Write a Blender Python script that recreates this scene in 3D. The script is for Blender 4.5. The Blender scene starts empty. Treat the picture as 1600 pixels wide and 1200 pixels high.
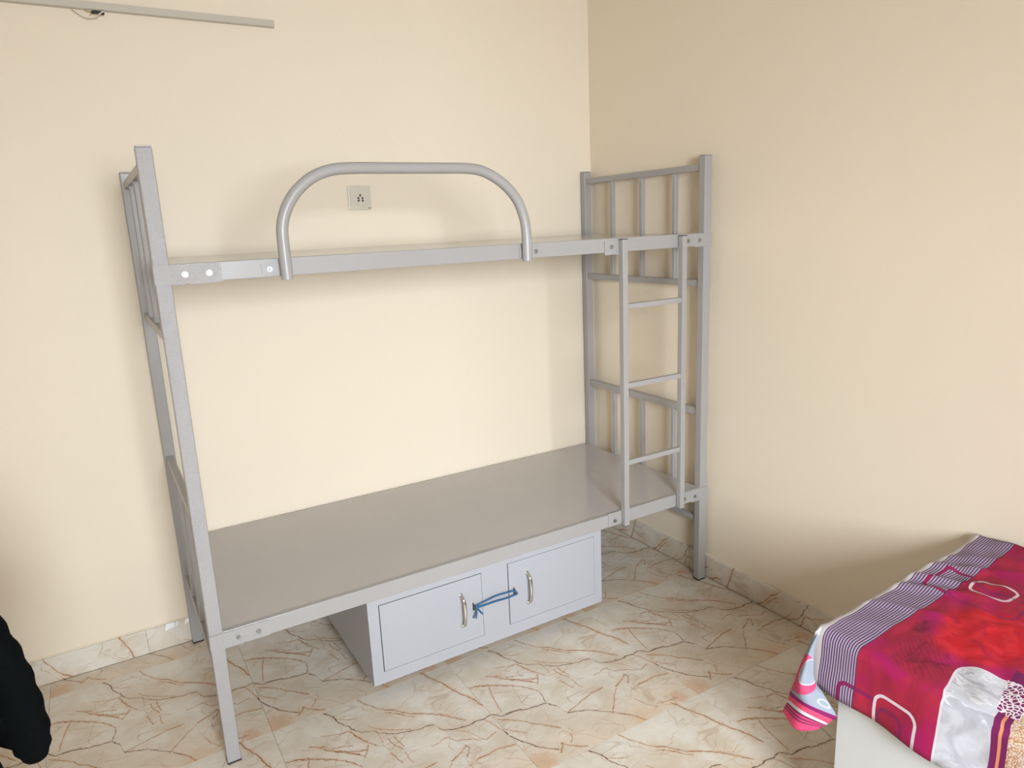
import bpy, bmesh, math, random
from mathutils import Vector, Matrix, noise

S = bpy.context.scene
COL = S.collection
random.seed(4)

# ------------------------------------------------------------------ camera, sky, light, exposure
cam_d = bpy.data.cameras.new('camera')
cam_d.sensor_fit = 'HORIZONTAL'
cam_d.sensor_width = 36.0
cam_d.lens = 1108.86 / 1600 * 36.0
cam_d.clip_start = 0.02
cam_o = bpy.data.objects.new('camera', cam_d)
COL.objects.link(cam_o)
_r = Vector((0.85662461, -0.51417957, -0.04258691))
_u = Vector((0.14821141, 0.16617501, 0.97489448))
_f = Vector((0.49419394, 0.84143047, -0.21855688))
_m = Matrix.Identity(4)
for i in range(3):
    _m[i][0], _m[i][1], _m[i][2] = _r[i], _u[i], -_f[i]
_m.translation = Vector((-2.128466, -2.804350, 1.520963))
cam_o.matrix_world = _m
S.camera = cam_o

W = bpy.data.worlds.new('daylight')
S.world = W
W.use_nodes = True
wt = W.node_tree
bg = wt.nodes['Background']
w_tc = wt.nodes.new('ShaderNodeTexCoord'); w_sp = wt.nodes.new('ShaderNodeSeparateXYZ'); w_rp = wt.nodes.new('ShaderNodeValToRGB')
wt.links.new(w_tc.outputs['Generated'], w_sp.inputs[0]); wt.links.new(w_sp.outputs[2], w_rp.inputs[0]); wt.links.new(w_rp.outputs[0], bg.inputs[0])
w_rp.color_ramp.elements[0].position = 0.0; w_rp.color_ramp.elements[0].color = (.34, .31, .27, 1)     # ground outside
w_rp.color_ramp.elements[1].position = .04; w_rp.color_ramp.elements[1].color = (.80, .90, 1.0, 1)     # hazy sky
bg.inputs[1].default_value = 1.35

def area_light(name, loc, rot, sx, sy, power, color):
    d = bpy.data.lights.new(name, 'AREA')
    d.shape = 'RECTANGLE'; d.size = sx; d.size_y = sy; d.energy = power; d.color = color
    o = bpy.data.objects.new(name, d); COL.objects.link(o)
    o.location = loc; o.rotation_euler = rot
    return o
# daylight coming through the window behind the camera
area_light('window_daylight', (-2.15, -5.05, 2.10), (math.radians(70), 0, math.radians(-6)), 1.45, 1.9, 500, (0.835, 0.915, 1.0))

S.view_settings.view_transform = 'Standard'
S.view_settings.look = 'None'
S.view_settings.exposure = 0.0
S.view_settings.gamma = 1.0
S.view_settings.use_curve_mapping = False

# ------------------------------------------------------------------ material helpers
class NT:
    def __init__(self, name):
        self.m = bpy.data.materials.new(name); self.m.use_nodes = True
        self.t = self.m.node_tree
        self.b = self.t.nodes['Principled BSDF']
    def n(self, kind, **kw):
        x = self.t.nodes.new(kind)
        for k, v in kw.items(): setattr(x, k, v)
        return x
    def l(self, a, b): self.t.links.new(a, b)
    def put(self, sock, v):
        if hasattr(v, 'is_linked'): self.l(v, sock)
        else: sock.default_value = v
    def math(self, op, a, b=None, c=None, clamp=False):
        x = self.n('ShaderNodeMath', operation=op, use_clamp=clamp)
        for i, v in enumerate((a, b, c)):
            if v is not None: self.put(x.inputs[i], v)
        return x.outputs[0]
    def mix(self, f, a, b):
        x = self.n('ShaderNodeMix', data_type='RGBA')
        self.put(x.inputs[0], f)
        self.put(x.inputs[6], a if hasattr(a, 'is_linked') else (*a, 1))
        self.put(x.inputs[7], b if hasattr(b, 'is_linked') else (*b, 1))
        return x.outputs[2]
    def noise(self, vec, scale, detail=3, rough=.5, dist=0):
        x = self.n('ShaderNodeTexNoise')
        if vec is not None: self.l(vec, x.inputs['Vector'])
        x.inputs['Scale'].default_value = scale; x.inputs['Detail'].default_value = detail
        x.inputs['Roughness'].default_value = rough; x.inputs['Distortion'].default_value = dist
        return x
    def ramp(self, f, lo, hi):
        x = self.n('ShaderNodeMapRange', interpolation_type='SMOOTHSTEP')
        self.put(x.inputs[0], f); x.inputs[1].default_value = lo; x.inputs[2].default_value = hi
        return x.outputs[0]
    def bump(self, h, strength, dist):
        x = self.n('ShaderNodeBump'); self.l(h, x.inputs['Height'])
        x.inputs['Strength'].default_value = strength; x.inputs['Distance'].default_value = dist
        self.l(x.outputs[0], self.b.inputs['Normal'])
    def out(self, color=None, rough=None, metal=None, spec=None):
        for k, v in (('Base Color', color), ('Roughness', rough), ('Metallic', metal), ('Specular IOR Level', spec)):
            if v is None: continue
            if isinstance(v, tuple) and len(v) == 3: v = (*v, 1)
            self.put(self.b.inputs[k], v)
        return self.m
    def obj(self): return self.n('ShaderNodeTexCoord').outputs['Object']

def plain(name, color, rough=.5, metal=0., vary=.06, scale=30, bump=0.):
    t = NT(name); v = t.obj(); nz = t.noise(v, scale, 3)
    a = tuple(c * (1 - vary) for c in color); b = tuple(min(1, c * (1 + vary)) for c in color)
    if bump: t.bump(nz.outputs[0], bump, .002)
    return t.out(t.mix(nz.outputs[0], a, b), rough, metal)

def mat_paint(name, color):
    t = NT(name); geo = t.n('ShaderNodeNewGeometry')
    n1 = t.noise(geo.outputs['Position'], 1.1, 3); n2 = t.noise(geo.outputs['Position'], 160, 2)
    t.bump(n2.outputs[0], .10, .0015)
    c = t.mix(n1.outputs[0], tuple(k * .985 for k in color), tuple(min(1, k * 1.01) for k in color))
    return t.out(c, .55, 0., .3)

def mat_metal(name, color, rough, bumpk):
    t = NT(name); geo = t.n('ShaderNodeNewGeometry')
    n2 = t.noise(geo.outputs['Position'], 330, 2); n1 = t.noise(geo.outputs['Position'], 6, 2)
    t.bump(n2.outputs[0], bumpk, .002)
    c = t.mix(n1.outputs[0], tuple(k * .97 for k in color), tuple(k * 1.03 for k in color))
    return t.out(c, rough, 0., .5)

VEINS = [
 ('d', 2.2, 1, [(0.704,0.445),(0.732,0.391),(0.77,0.36),(0.814,0.343),(0.878,0.306),(0.92,0.3),(0.958,0.286),(0.994,0.261)]),
 ('d', 2.0, 0, [(0.445,0.704),(0.466,0.673),(0.5,0.644),(0.542,0.621),(0.589,0.608),(0.646,0.588),(0.676,0.594),(0.721,0.575)]),
 ('r', 1.6, 0, [(0.429,0.767),(0.452,0.724),(0.475,0.698),(0.526,0.661),(0.605,0.615)]),
 ('d', 2.4, 0, [(0.003,0.48),(0.039,0.442),(0.08,0.437),(0.135,0.431),(0.183,0.412),(0.246,0.404),(0.288,0.393),(0.322,0.347),(0.329,0.302),(0.338,0.271)]),
 ('d', 2.4, 0, [(0.723,0.566),(0.724,0.546),(0.738,0.52),(0.791,0.49),(0.847,0.479),(0.884,0.475),(0.905,0.483),(0.95,0.474),(0.996,0.479)]),
 ('d', 1.8, 0, [(0.336,0.272),(0.43,0.232),(0.516,0.16),(0.577,0.098)]),
 ('r', 2.6, 1, [(0.003,0.636),(0.062,0.602),(0.098,0.577)]),
 ('r', 3.0, 1, [(0.002,0.845),(0.029,0.829)]),
 ('r', 3.0, 1, [(0.569,0.995),(0.646,0.978),(0.703,0.956),(0.752,0.929),(0.812,0.915),(0.877,0.894),(0.947,0.859),(0.993,0.85),(0.998,0.848)]),
 ('r', 2.6, 0, [(0.543,0.837),(0.586,0.806),(0.621,0.759),(0.649,0.729),(0.707,0.689),(0.773,0.636),(0.816,0.582),(0.87,0.521)]),
 ('r', 2.0, 0, [(0.535,0.815),(0.587,0.776),(0.631,0.718),(0.661,0.693)]),
 ('r', 2.0, 1, [(0.803,0.582),(0.86,0.523),(0.934,0.476),(0.999,0.451)]),
 ('r', 1.8, 1, [(0.466,0.053),(0.55,0.065),(0.635,0.083),(0.706,0.107)]),
 ('r', 2.0, 0, [(0.003,0.741),(0.036,0.729),(0.102,0.71),(0.174,0.647),(0.229,0.61),(0.289,0.543),(0.31,0.492)]),
 ('d', 1.3, 1, [(0.397,0.287),(0.42,0.291),(0.449,0.302),(0.492,0.31)]),
 ('r', 2.0, 0, [(0.127,0.783),(0.195,0.737),(0.229,0.687),(0.312,0.617),(0.374,0.601)]),
 ('r', 1.8, 1, [(0.564,0.342),(0.632,0.282),(0.67,0.234),(0.723,0.187)]),
 ('r', 2.2, 0, [(0.007,0.43),(0.059,0.39),(0.108,0.351),(0.134,0.312),(0.183,0.263),(0.246,0.194)]),
 ('r', 1.8, 1, [(0.3,1.0),(0.345,0.99),(0.418,0.969),(0.47,0.948)]),
 ('d', 2.2, 1, [(0.076,0.15),(0.107,0.115),(0.151,0.074),(0.192,0.051),(0.236,0.022),(0.284,0.003),(0.297,0.0)]),
 ('d', 2.2, 1, [(0.304,0.999),(0.336,0.992)]),
 ('r', 1.6, 0, [(0.794,0.482),(0.829,0.443),(0.857,0.393),(0.865,0.357),(0.893,0.333),(0.927,0.346),(0.958,0.356)]),
 ('r', 2.4, 0, [(0.182,0.108),(0.206,0.078),(0.238,0.047),(0.283,0.018)]),
 ('r', 3.0, 1, [(0.05,0.146),(0.083,0.169),(0.105,0.195)]),
 ('r', 2.2, 0, [(0.78,0.241),(0.852,0.243),(0.906,0.245),(0.949,0.235),(0.993,0.224)]),
 ('r', 2.0, 0, [(0.68,0.297),(0.737,0.322),(0.788,0.352)]),
 ('d', 1.3, 1, [(0.278,0.754),(0.33,0.791),(0.358,0.785)]),
 ('r', 1.8, 0, [(0.343,0.271),(0.432,0.297),(0.526,0.328),(0.62,0.332)]),
 ('r', 1.6, 1, [(0.131,0.525),(0.238,0.623),(0.288,0.676)]),
 ('r', 2.2, 1, [(0.605,0.414),(0.638,0.395),(0.674,0.371),(0.724,0.35),(0.776,0.336)]),
 ('r', 1.8, 1, [(0.555,0.335),(0.588,0.359),(0.632,0.381)]),
 ('r', 2.2, 0, [(0.162,0.75),(0.207,0.699),(0.268,0.644),(0.328,0.587)]),
 ('r', 1.8, 0, [(0.222,0.707),(0.265,0.69),(0.318,0.665)]),
 ('r', 1.4, 0, [(0.196,0.826),(0.261,0.795),(0.3,0.781),(0.337,0.777)]),
 ('r', 1.6, 1, [(0.503,0.513),(0.569,0.489),(0.619,0.477)]),
 ('r', 1.6, 1, [(0.516,0.525),(0.572,0.516),(0.62,0.513)]),
 ('r', 1.6, 1, [(0.421,0.479),(0.467,0.467),(0.514,0.455)]),
 ('r', 1.8, 0, [(0.04,0.736),(0.09,0.705),(0.142,0.68),(0.21,0.63),(0.271,0.561),(0.307,0.509)]),
 ('r', 1.6, 1, [(0.392,0.529),(0.434,0.516),(0.482,0.517)]),
 ('r', 1.4, 0, [(0.318,0.897),(0.349,0.874),(0.39,0.849)]),
 ('r', 1.6, 1, [(0.084,0.227),(0.111,0.255),(0.136,0.258),(0.179,0.236)]),
 ('r', 1.4, 1, [(0.255,0.086),(0.329,0.018),(0.344,0.004)]),
 ('r', 1.4, 1, [(0.349,0.999),(0.369,0.981)]),
 ('r', 1.4, 0, [(0.638,0.442),(0.707,0.454),(0.752,0.457)]),
 ('r', 1.3, 0, [(0.723,0.464),(0.765,0.408),(0.831,0.382),(0.865,0.339)]),
 ('r', 1.5, 1, [(0.042,0.756),(0.106,0.713),(0.164,0.697)]),
 ('r', 1.5, 0, [(0.786,0.056),(0.839,0.05),(0.892,0.043)]),
 ('f', 1.2, 0, [(0,0.056),(0.053,0.058),(0.094,0.077),(0.118,0.066),(0.154,0.045),(0.189,0.026),(0.222,0.04),(0.265,0.074),(0.297,0.081),(0.337,0.089),(0.36,0.101),(0.401,0.121),(0.428,0.118),(0.454,0.087),(0.484,0.074),(0.516,0.044),(0.546,0.023),(0.575,0.039),(0.624,0.056),(0.665,0.042),(0.719,0.03),(0.767,0.062),(0.816,0.075),(0.87,0.08),(0.924,0.078),(0.947,0.077),(1.0,0.076),(1.0,0.074)]),
 ('f', 1.2, 0, [(0,0.167),(0.048,0.173),(0.084,0.202),(0.135,0.225),(0.18,0.254),(0.208,0.254),(0.247,0.256),(0.271,0.247),(0.311,0.228),(0.364,0.23),(0.392,0.229),(0.428,0.213),(0.461,0.202),(0.512,0.197),(0.547,0.19),(0.592,0.206),(0.631,0.215),(0.661,0.209),(0.712,0.219),(0.759,0.232),(0.789,0.216),(0.843,0.198),(0.891,0.186),(0.92,0.157),(0.95,0.135),(0.973,0.109),(1.0,0.091)]),
 ('f', 1.2, 0, [(0,0.278),(0.05,0.317),(0.071,0.327),(0.104,0.33),(0.15,0.357),(0.18,0.379),(0.206,0.403),(0.232,0.396),(0.278,0.408),(0.318,0.423),(0.359,0.42),(0.384,0.425),(0.419,0.429),(0.469,0.428),(0.512,0.448),(0.542,0.464),(0.597,0.462),(0.646,0.458),(0.692,0.434),(0.727,0.418),(0.775,0.395),(0.804,0.399),(0.83,0.405),(0.884,0.42),(0.919,0.439),(0.973,0.445),(0.996,0.447),(1.0,0.415)]),
 ('f', 1.2, 0, [(0,0.389),(0.046,0.418),(0.075,0.408),(0.116,0.412),(0.14,0.401),(0.183,0.414),(0.224,0.407),(0.256,0.403),(0.286,0.407),(0.334,0.417),(0.381,0.465),(0.407,0.492),(0.45,0.535),(0.474,0.539),(0.497,0.557),(0.55,0.588),(0.58,0.618),(0.623,0.631),(0.668,0.64),(0.717,0.594),(0.76,0.603),(0.808,0.638),(0.848,0.669),(0.873,0.682),(0.914,0.724),(0.948,0.733),(0.98,0.757),(1.0,0.789)]),
 ('f', 1.2, 0, [(0,0.5),(0.025,0.502),(0.066,0.487),(0.115,0.472),(0.155,0.468),(0.205,0.485),(0.25,0.505),(0.274,0.503),(0.302,0.517),(0.349,0.488),(0.399,0.446),(0.439,0.417),(0.493,0.382),(0.519,0.364),(0.565,0.307),(0.618,0.32),(0.665,0.281),(0.702,0.25),(0.745,0.227),(0.771,0.217),(0.792,0.207),(0.836,0.23),(0.878,0.258),(0.92,0.256),(0.951,0.265),(1.0,0.285)]),
 ('f', 1.2, 0, [(0,0.611),(0.053,0.629),(0.094,0.628),(0.119,0.614),(0.142,0.603),(0.195,0.592),(0.244,0.561),(0.272,0.539),(0.323,0.507),(0.368,0.552),(0.412,0.596),(0.437,0.617),(0.482,0.619),(0.532,0.596),(0.58,0.541),(0.604,0.53),(0.636,0.53),(0.676,0.536),(0.722,0.558),(0.769,0.576),(0.799,0.589),(0.846,0.611),(0.895,0.626),(0.916,0.634),(0.968,0.64),(0.996,0.649),(1.0,0.664)]),
 ('f', 1.2, 0, [(0,0.722),(0.055,0.714),(0.103,0.696),(0.144,0.704),(0.168,0.687),(0.203,0.689),(0.229,0.675),(0.257,0.661),(0.284,0.637),(0.336,0.622),(0.381,0.618),(0.402,0.608),(0.439,0.583),(0.49,0.583),(0.513,0.56),(0.538,0.572),(0.575,0.6),(0.597,0.594),(0.634,0.612),(0.654,0.612),(0.695,0.641),(0.734,0.665),(0.784,0.679),(0.807,0.694),(0.851,0.728),(0.882,0.741),(0.91,0.748),(0.961,0.785),(1.0,0.803)]),
 ('f', 1.2, 0, [(0,0.833),(0.038,0.812),(0.061,0.797),(0.09,0.78),(0.139,0.749),(0.187,0.743),(0.233,0.745),(0.259,0.764),(0.284,0.782),(0.338,0.791),(0.383,0.765),(0.411,0.755),(0.463,0.74),(0.509,0.768),(0.557,0.789),(0.58,0.801),(0.633,0.813),(0.679,0.851),(0.723,0.853),(0.763,0.887),(0.805,0.843),(0.851,0.808),(0.879,0.783),(0.917,0.775),(0.946,0.786),(0.971,0.77),(1.0,0.742)]),
 ('f', 1.2, 0, [(0,0.944),(0.035,0.952),(0.076,0.952),(0.124,0.952),(0.178,0.886),(0.222,0.882),(0.253,0.877),(0.288,0.894),(0.322,0.905),(0.37,0.9),(0.417,0.872),(0.451,0.841),(0.497,0.806),(0.542,0.774),(0.595,0.768),(0.644,0.732),(0.673,0.71),(0.714,0.684),(0.742,0.657),(0.792,0.632),(0.842,0.589),(0.896,0.595),(0.94,0.597),(0.986,0.577),(1.0,0.579)]),
 ('f', 1.2, 1, [(0,0.167),(0.053,0.154),(0.093,0.151),(0.148,0.187),(0.181,0.191),(0.214,0.21),(0.252,0.216),(0.29,0.234),(0.333,0.24),(0.367,0.25),(0.402,0.216),(0.424,0.202),(0.46,0.181),(0.49,0.185),(0.512,0.189),(0.554,0.199),(0.598,0.205),(0.62,0.21),(0.671,0.247),(0.705,0.269),(0.742,0.27),(0.772,0.238),(0.794,0.216),(0.814,0.194),(0.842,0.165),(0.864,0.155),(0.893,0.132),(0.921,0.101),(0.951,0.063),(0.979,0.046),(1.0,0.03)]),
 ('f', 1.2, 1, [(0,0.5),(0.031,0.51),(0.082,0.489),(0.129,0.461),(0.164,0.422),(0.186,0.425),(0.229,0.41),(0.26,0.396),(0.281,0.4),(0.319,0.396),(0.356,0.407),(0.381,0.404),(0.434,0.439),(0.484,0.461),(0.521,0.468),(0.57,0.449),(0.593,0.446),(0.626,0.453),(0.651,0.452),(0.692,0.45),(0.733,0.438),(0.779,0.454),(0.805,0.479),(0.856,0.52),(0.89,0.545),(0.923,0.567),(0.944,0.574),(0.974,0.587),(1.0,0.612)]),
 ('f', 1.2, 1, [(0,0.833),(0.044,0.795),(0.076,0.789),(0.096,0.772),(0.142,0.768),(0.182,0.748),(0.226,0.744),(0.248,0.741),(0.288,0.748),(0.321,0.747),(0.353,0.722),(0.396,0.712),(0.445,0.74),(0.488,0.761),(0.519,0.738),(0.557,0.709),(0.58,0.689),(0.622,0.667),(0.665,0.627),(0.711,0.587),(0.742,0.575),(0.767,0.558),(0.807,0.524),(0.84,0.496),(0.866,0.484),(0.903,0.449),(0.945,0.457),(0.982,0.445),(1.0,0.445)]),
]


def mat_marble():
    """golden spider marble: one printed pattern, the same on every tile (UV 0..1 per tile)"""
    t = NT('spider_marble')
    uv = t.n('ShaderNodeUVMap', uv_map='UVMap').outputs[0]
    jit = t.noise(uv, 26, 4, .65)
    sub = t.n('ShaderNodeVectorMath', operation='SUBTRACT'); t.l(jit.outputs['Color'], sub.inputs[0]); sub.inputs[1].default_value = (.5, .5, .5)
    sc = t.n('ShaderNodeVectorMath', operation='SCALE'); t.l(sub.outputs[0], sc.inputs[0]); sc.inputs['Scale'].default_value = .026
    add = t.n('ShaderNodeVectorMath', operation='ADD'); t.l(uv, add.inputs[0]); t.l(sc.outputs[0], add.inputs[1])
    sep = t.n('ShaderNodeSeparateXYZ'); t.l(add.outputs[0], sep.inputs[0])
    ax = (sep.outputs[0], sep.outputs[1])
    acc = {'d': None, 'r': None, 'h': None, 'f': None}
    for kind, w, a, pts in VEINS:
        fc = t.n('ShaderNodeFloatCurve'); cv = fc.mapping.curves[0]
        cv.points[0].location = pts[0]; cv.points[1].location = pts[-1]
        for p in pts[1:-1]: cv.points.new(*p)
        for p in cv.points: p.handle_type = 'VECTOR'
        fc.mapping.update(); t.l(ax[a], fc.inputs['Value'])
        slope = abs(pts[-1][1] - pts[0][1]) / max(1e-3, pts[-1][0] - pts[0][0])
        ww = w * 1e-3 / .611 * .8 * math.sqrt(1 + min(slope, 2.5) ** 2)
        d = t.math('ABSOLUTE', t.math('SUBTRACT', ax[1 - a], fc.outputs[0]))
        s = t.math('MULTIPLY_ADD', d, -1.2 / ww, 1.5, clamp=True)
        lo, hi = pts[0][0], pts[-1][0]
        if kind == 'f':
            acc['f'] = s if acc['f'] is None else t.math('MAXIMUM', acc['f'], s); continue
        c = t.math('MULTIPLY', s, t.math('COMPARE', ax[a], (lo + hi) / 2, (hi - lo) / 2))
        hs = t.math('MULTIPLY', t.math('MULTIPLY_ADD', d, -1 / (5.5 * ww), 1., clamp=True), t.math('COMPARE', ax[a], (lo + hi) / 2, (hi - lo) / 2))
        acc['h'] = hs if acc['h'] is None else t.math('MAXIMUM', acc['h'], hs)
        acc[kind] = c if acc[kind] is None else t.math('MAXIMUM', acc[kind], c)
    # cloud and blotches
    n1 = t.noise(uv, 5, 5, .6, .4); n2 = t.noise(uv, 2.6, 4, .6, .8); n3 = t.noise(uv, 60, 3, .6)
    base = t.mix(t.ramp(n1.outputs[0], .3, .7), (.615, .52, .40), (.735, .68, .595))
    base = t.mix(t.math('MULTIPLY', t.ramp(n2.outputs[0], .55, .78), .55), base, (.62, .39, .21))
    base = t.mix(t.math('MULTIPLY', t.ramp(n3.outputs[0], .5, .8), .08), base, (.46, .36, .24))
    su = t.n('ShaderNodeSeparateXYZ'); t.l(uv, su.inputs[0])
    low = t.math('MULTIPLY', t.ramp(su.outputs[1], .30, .02), t.ramp(n1.outputs[0], .35, .6))
    base = t.mix(t.math('MULTIPLY', low, .34), base, (.68, .46, .27))
    base = t.mix(t.math('MULTIPLY', t.ramp(su.outputs[1], .70, .98), .25), base, (.76, .735, .67))
    def spot(cu, cv, r):
        q = t.math('ADD', t.math('POWER', t.math('DIVIDE', t.math('SUBTRACT', su.outputs[0], cu), r), 2.), t.math('POWER', t.math('DIVIDE', t.math('SUBTRACT', su.outputs[1], cv), r), 2.))
        return t.math('MULTIPLY', t.ramp(t.math('ADD', q, t.math('MULTIPLY_ADD', jit.outputs[0], 2.4, -1.2)), 1.3, .1), .42)
    base = t.mix(spot(.03, .05, .085), base, (.56, .25, .09))
    base = t.mix(spot(.90, .045, .050), base, (.60, .25, .10))
    # fine web of hairline rust veins
    nw = t.noise(uv, 5.5, 1.2, .5, .7)
    web = t.math('SUBTRACT', 1.0, t.math('MULTIPLY', t.math('ABSOLUTE', t.math('SUBTRACT', nw.outputs[0], .5)), 48.0), clamp=True)
    mp = t.n('ShaderNodeMapping'); t.l(uv, mp.inputs[0]); mp.inputs['Scale'].default_value = (3.0, 11, 1); mp.inputs['Rotation'].default_value = (0, 0, .5)
    nw2 = t.noise(mp.outputs[0], 1.6, 1.5, .5, .6)
    web2 = t.math('SUBTRACT', 1.0, t.math('MULTIPLY', t.math('ABSOLUTE', t.math('SUBTRACT', nw2.outputs[0], .52)), 55.0), clamp=True)
    msk = t.ramp(t.noise(uv, 4.3, 2).outputs[0], .42, .62)
    wb = t.math('MULTIPLY', t.math('MAXIMUM', web, web2), t.math('MULTIPLY', msk, .40))
    base = t.mix(wb, base, (.40, .225, .10))
    vary = t.math('MULTIPLY_ADD', t.noise(uv, 16, 2).outputs[0], .9, .42, clamp=True)
    base = t.mix(t.math('MULTIPLY', acc['h'], t.math('MULTIPLY', vary, .30)), base, (.56, .30, .13))
    base = t.mix(t.math('MULTIPLY', acc['f'], t.math('MULTIPLY', t.ramp(t.noise(uv, 7, 2).outputs[0], .42, .60), .75)), base, (.42, .21, .085))
    base = t.mix(t.math('MULTIPLY', acc['r'], t.math('MULTIPLY', vary, 1.0)), base, (.36, .15, .05))
    base = t.mix(t.math('MULTIPLY', acc['d'], t.math('MULTIPLY_ADD', vary, 1.0, .15)), base, (.115, .075, .05))
    return t.out(base, .26, 0., .42)

# ------------------------------------------------------------------ mesh + object helpers
def mesh_from_bm(name, bm, mat, smooth=False):
    bmesh.ops.recalc_face_normals(bm, faces=bm.faces)
    me = bpy.data.meshes.new(name); bm.to_mesh(me); bm.free()
    if mat is not None:
        for m in (mat if isinstance(mat, (list, tuple)) else [mat]): me.materials.append(m)
    if smooth:
        for p in me.polygons: p.use_smooth = True
    return me

def add_box(bm, c, s, bev=0., seg=1, mi=0):
    r = bmesh.ops.create_cube(bm, size=1, matrix=Matrix.Translation(Vector(c)) @ Matrix.Diagonal((*s, 1)))
    vs = r['verts']
    es = list({e for v in vs for e in v.link_edges})
    for f in {f for v in vs for f in v.link_faces}: f.material_index = mi
    if bev > 0: bmesh.ops.bevel(bm, geom=es, offset=bev, segments=seg, affect='EDGES', profile=.5)

def add_box2(bm, lo, hi, bev=0., seg=1, mi=0):
    add_box(bm, [(a + b) / 2 for a, b in zip(lo, hi)], [b - a for a, b in zip(lo, hi)], bev, seg, mi)

def add_cyl(bm, p, axis, r, h, n=16, r2=None):
    q = Vector(axis).normalized().to_track_quat('Z', 'Y').to_matrix().to_4x4()
    m = Matrix.Translation(Vector(p) + Vector(axis).normalized() * h / 2) @ q
    bmesh.ops.create_cone(bm, cap_ends=True, segments=n, radius1=r, radius2=r if r2 is None else r2, depth=h, matrix=m)

def catmull(pts, sub):
    P = [Vector(p) for p in pts]; out = []
    for i in range(len(P) - 1):
        a = P[max(i - 1, 0)]; b = P[i]; c = P[i + 1]; d = P[min(i + 2, len(P) - 1)]
        for k in range(sub):
            t = k / sub
            out.append(.5 * ((2 * b) + (c - a) * t + (2 * a - 5 * b + 4 * c - d) * t * t + (3 * b - a - 3 * c + d) * t ** 3))
    out.append(P[-1]); return out

def add_tube(bm, pts, radii, n=12, flat=(1, 1), up=(0, 0, 1)):
    P = [Vector(p) for p in pts]
    if not hasattr(radii, '__len__'): radii = [radii] * len(P)
    rings = []; ref = Vector(up)
    for i, p in enumerate(P):
        t = (P[min(i + 1, len(P) - 1)] - P[max(i - 1, 0)]).normalized()
        ref = ref - t * ref.dot(t)
        if ref.length < 1e-4: ref = t.orthogonal()
        ref.normalize(); b = t.cross(ref)
        rings.append([bm.verts.new(p + (ref * math.cos(k / n * 2 * math.pi) * flat[0] + b * math.sin(k / n * 2 * math.pi) * flat[1]) * radii[i]) for k in range(n)])
    for a, c in zip(rings, rings[1:]):
        for k in range(n): bm.faces.new((a[k], a[(k + 1) % n], c[(k + 1) % n], c[k]))
    bm.faces.new(list(reversed(rings[0]))); bm.faces.new(rings[-1])

WL = {}
def place(o, parent, loc):
    COL.objects.link(o)
    loc = Vector(loc); WL[o.name] = loc
    if parent is not None:
        o.parent = parent; o.location = loc - WL[parent.name]
    else: o.location = loc
    return o
def part(name, me, parent, loc=(0, 0, 0), label=None):
    """me holds coordinates relative to loc (a world position)"""
    o = place(bpy.data.objects.new(name, me), parent, loc)
    if label: o['label'] = label
    return o
def tagit(o, label, cat, group=None):
    o['label'] = label; o['category'] = cat
    if group: o['group'] = group
    return o
def thing(name, loc, label, cat, group=None):
    return tagit(place(bpy.data.objects.new(name, None), None, loc), label, cat, group)
def structure(name, me, loc=(0, 0, 0)):
    o = place(bpy.data.objects.new(name, me), None, loc); o['kind'] = 'structure'; return o
def wpart(name, build, mat, parent, label=None, smooth=False):
    """part whose builder draws in world coordinates; origin moved to its middle"""
    bm = bmesh.new(); build(bm)
    lo = Vector([min(v.co[i] for v in bm.verts) for i in range(3)]); hi = Vector([max(v.co[i] for v in bm.verts) for i in range(3)])
    c = (lo + hi) / 2
    bmesh.ops.translate(bm, verts=bm.verts, vec=-c)
    return part(name, mesh_from_bm(name, bm, mat, smooth), parent, c, label)
_cache = {}
def boxpart(name, lo, hi, mat, parent, bev=.0015, seg=2, label=None):
    s = tuple(round(b - a, 5) for a, b in zip(lo, hi)); key = (s, mat.name, bev)
    if key not in _cache:
        bm = bmesh.new(); add_box(bm, (0, 0, 0), s, bev, seg); _cache[key] = mesh_from_bm(name, bm, mat)
    return part(name, _cache[key], parent, [(a + b) / 2 for a, b in zip(lo, hi)], label)
def smooth_by_angle(me, ang=40):
    for p in me.polygons: p.use_smooth = True
    me.set_sharp_from_angle(angle=math.radians(ang))

# ------------------------------------------------------------------ materials
M_WALL = mat_paint('cream_wall_paint', (.83, .724, .575))
M_CEIL = mat_paint('white_ceiling_paint', (.82, .80, .75))
M_MARBLE = mat_marble()
M_GROUT = plain('cement_grout', (.42, .36, .27), .9)
M_GREY = mat_metal('grey_hammertone_paint', (.358, .340, .328), .33, .10)
M_HAM = mat_metal('grey_hammered_plate', (.368, .352, .342), .24, 1.0)
M_DECK = mat_metal('grey_deck_paint', (.475, .440, .420), .14, .008)
M_CAB = mat_metal('pale_grey_cabinet_paint', (.395, .395, .42), .40, .04)
M_DARK = plain('dark_gap', (.02, .02, .022), .8)
M_INSIDE = plain('cabinet_inside', (.12, .12, .13), .7)
M_BOLT = plain('zinc_bolt', (.36, .36, .36), .42, .85, .1, 200)
M_CHROME = plain('chrome', (.72, .70, .67), .14, 1., .03, 100)
M_PVC = plain('cream_pvc', (.55, .50, .42), .4)
M_PLATE = plain('white_switch_plastic', (.66, .60, .50), .3)
M_HOLE = plain('socket_hole', (.025, .02, .018), .6)
M_ROPE = plain('blue_plastic_twine', (.018, .10, .225), .45, 0, .3, 150)
M_BLACK = plain('black_cloth', (.002, .0028, .003), .9, 0, .3, 60, .3)
M_BLACK.node_tree.nodes['Principled BSDF'].inputs['Specular IOR Level'].default_value = .08
M_WOOD = plain('brown_chair_wood', (.22, .12, .06), .45, 0, .25, 12)
M_LAM = plain('white_laminate', (.60, .615, .61), .35, 0, .02)
M_MATT = plain('mattress_cover', (.6, .58, .55), .8)
M_FLECK = plain('matte_white', (.9, .9, .9), .6, 0, .02)
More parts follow.
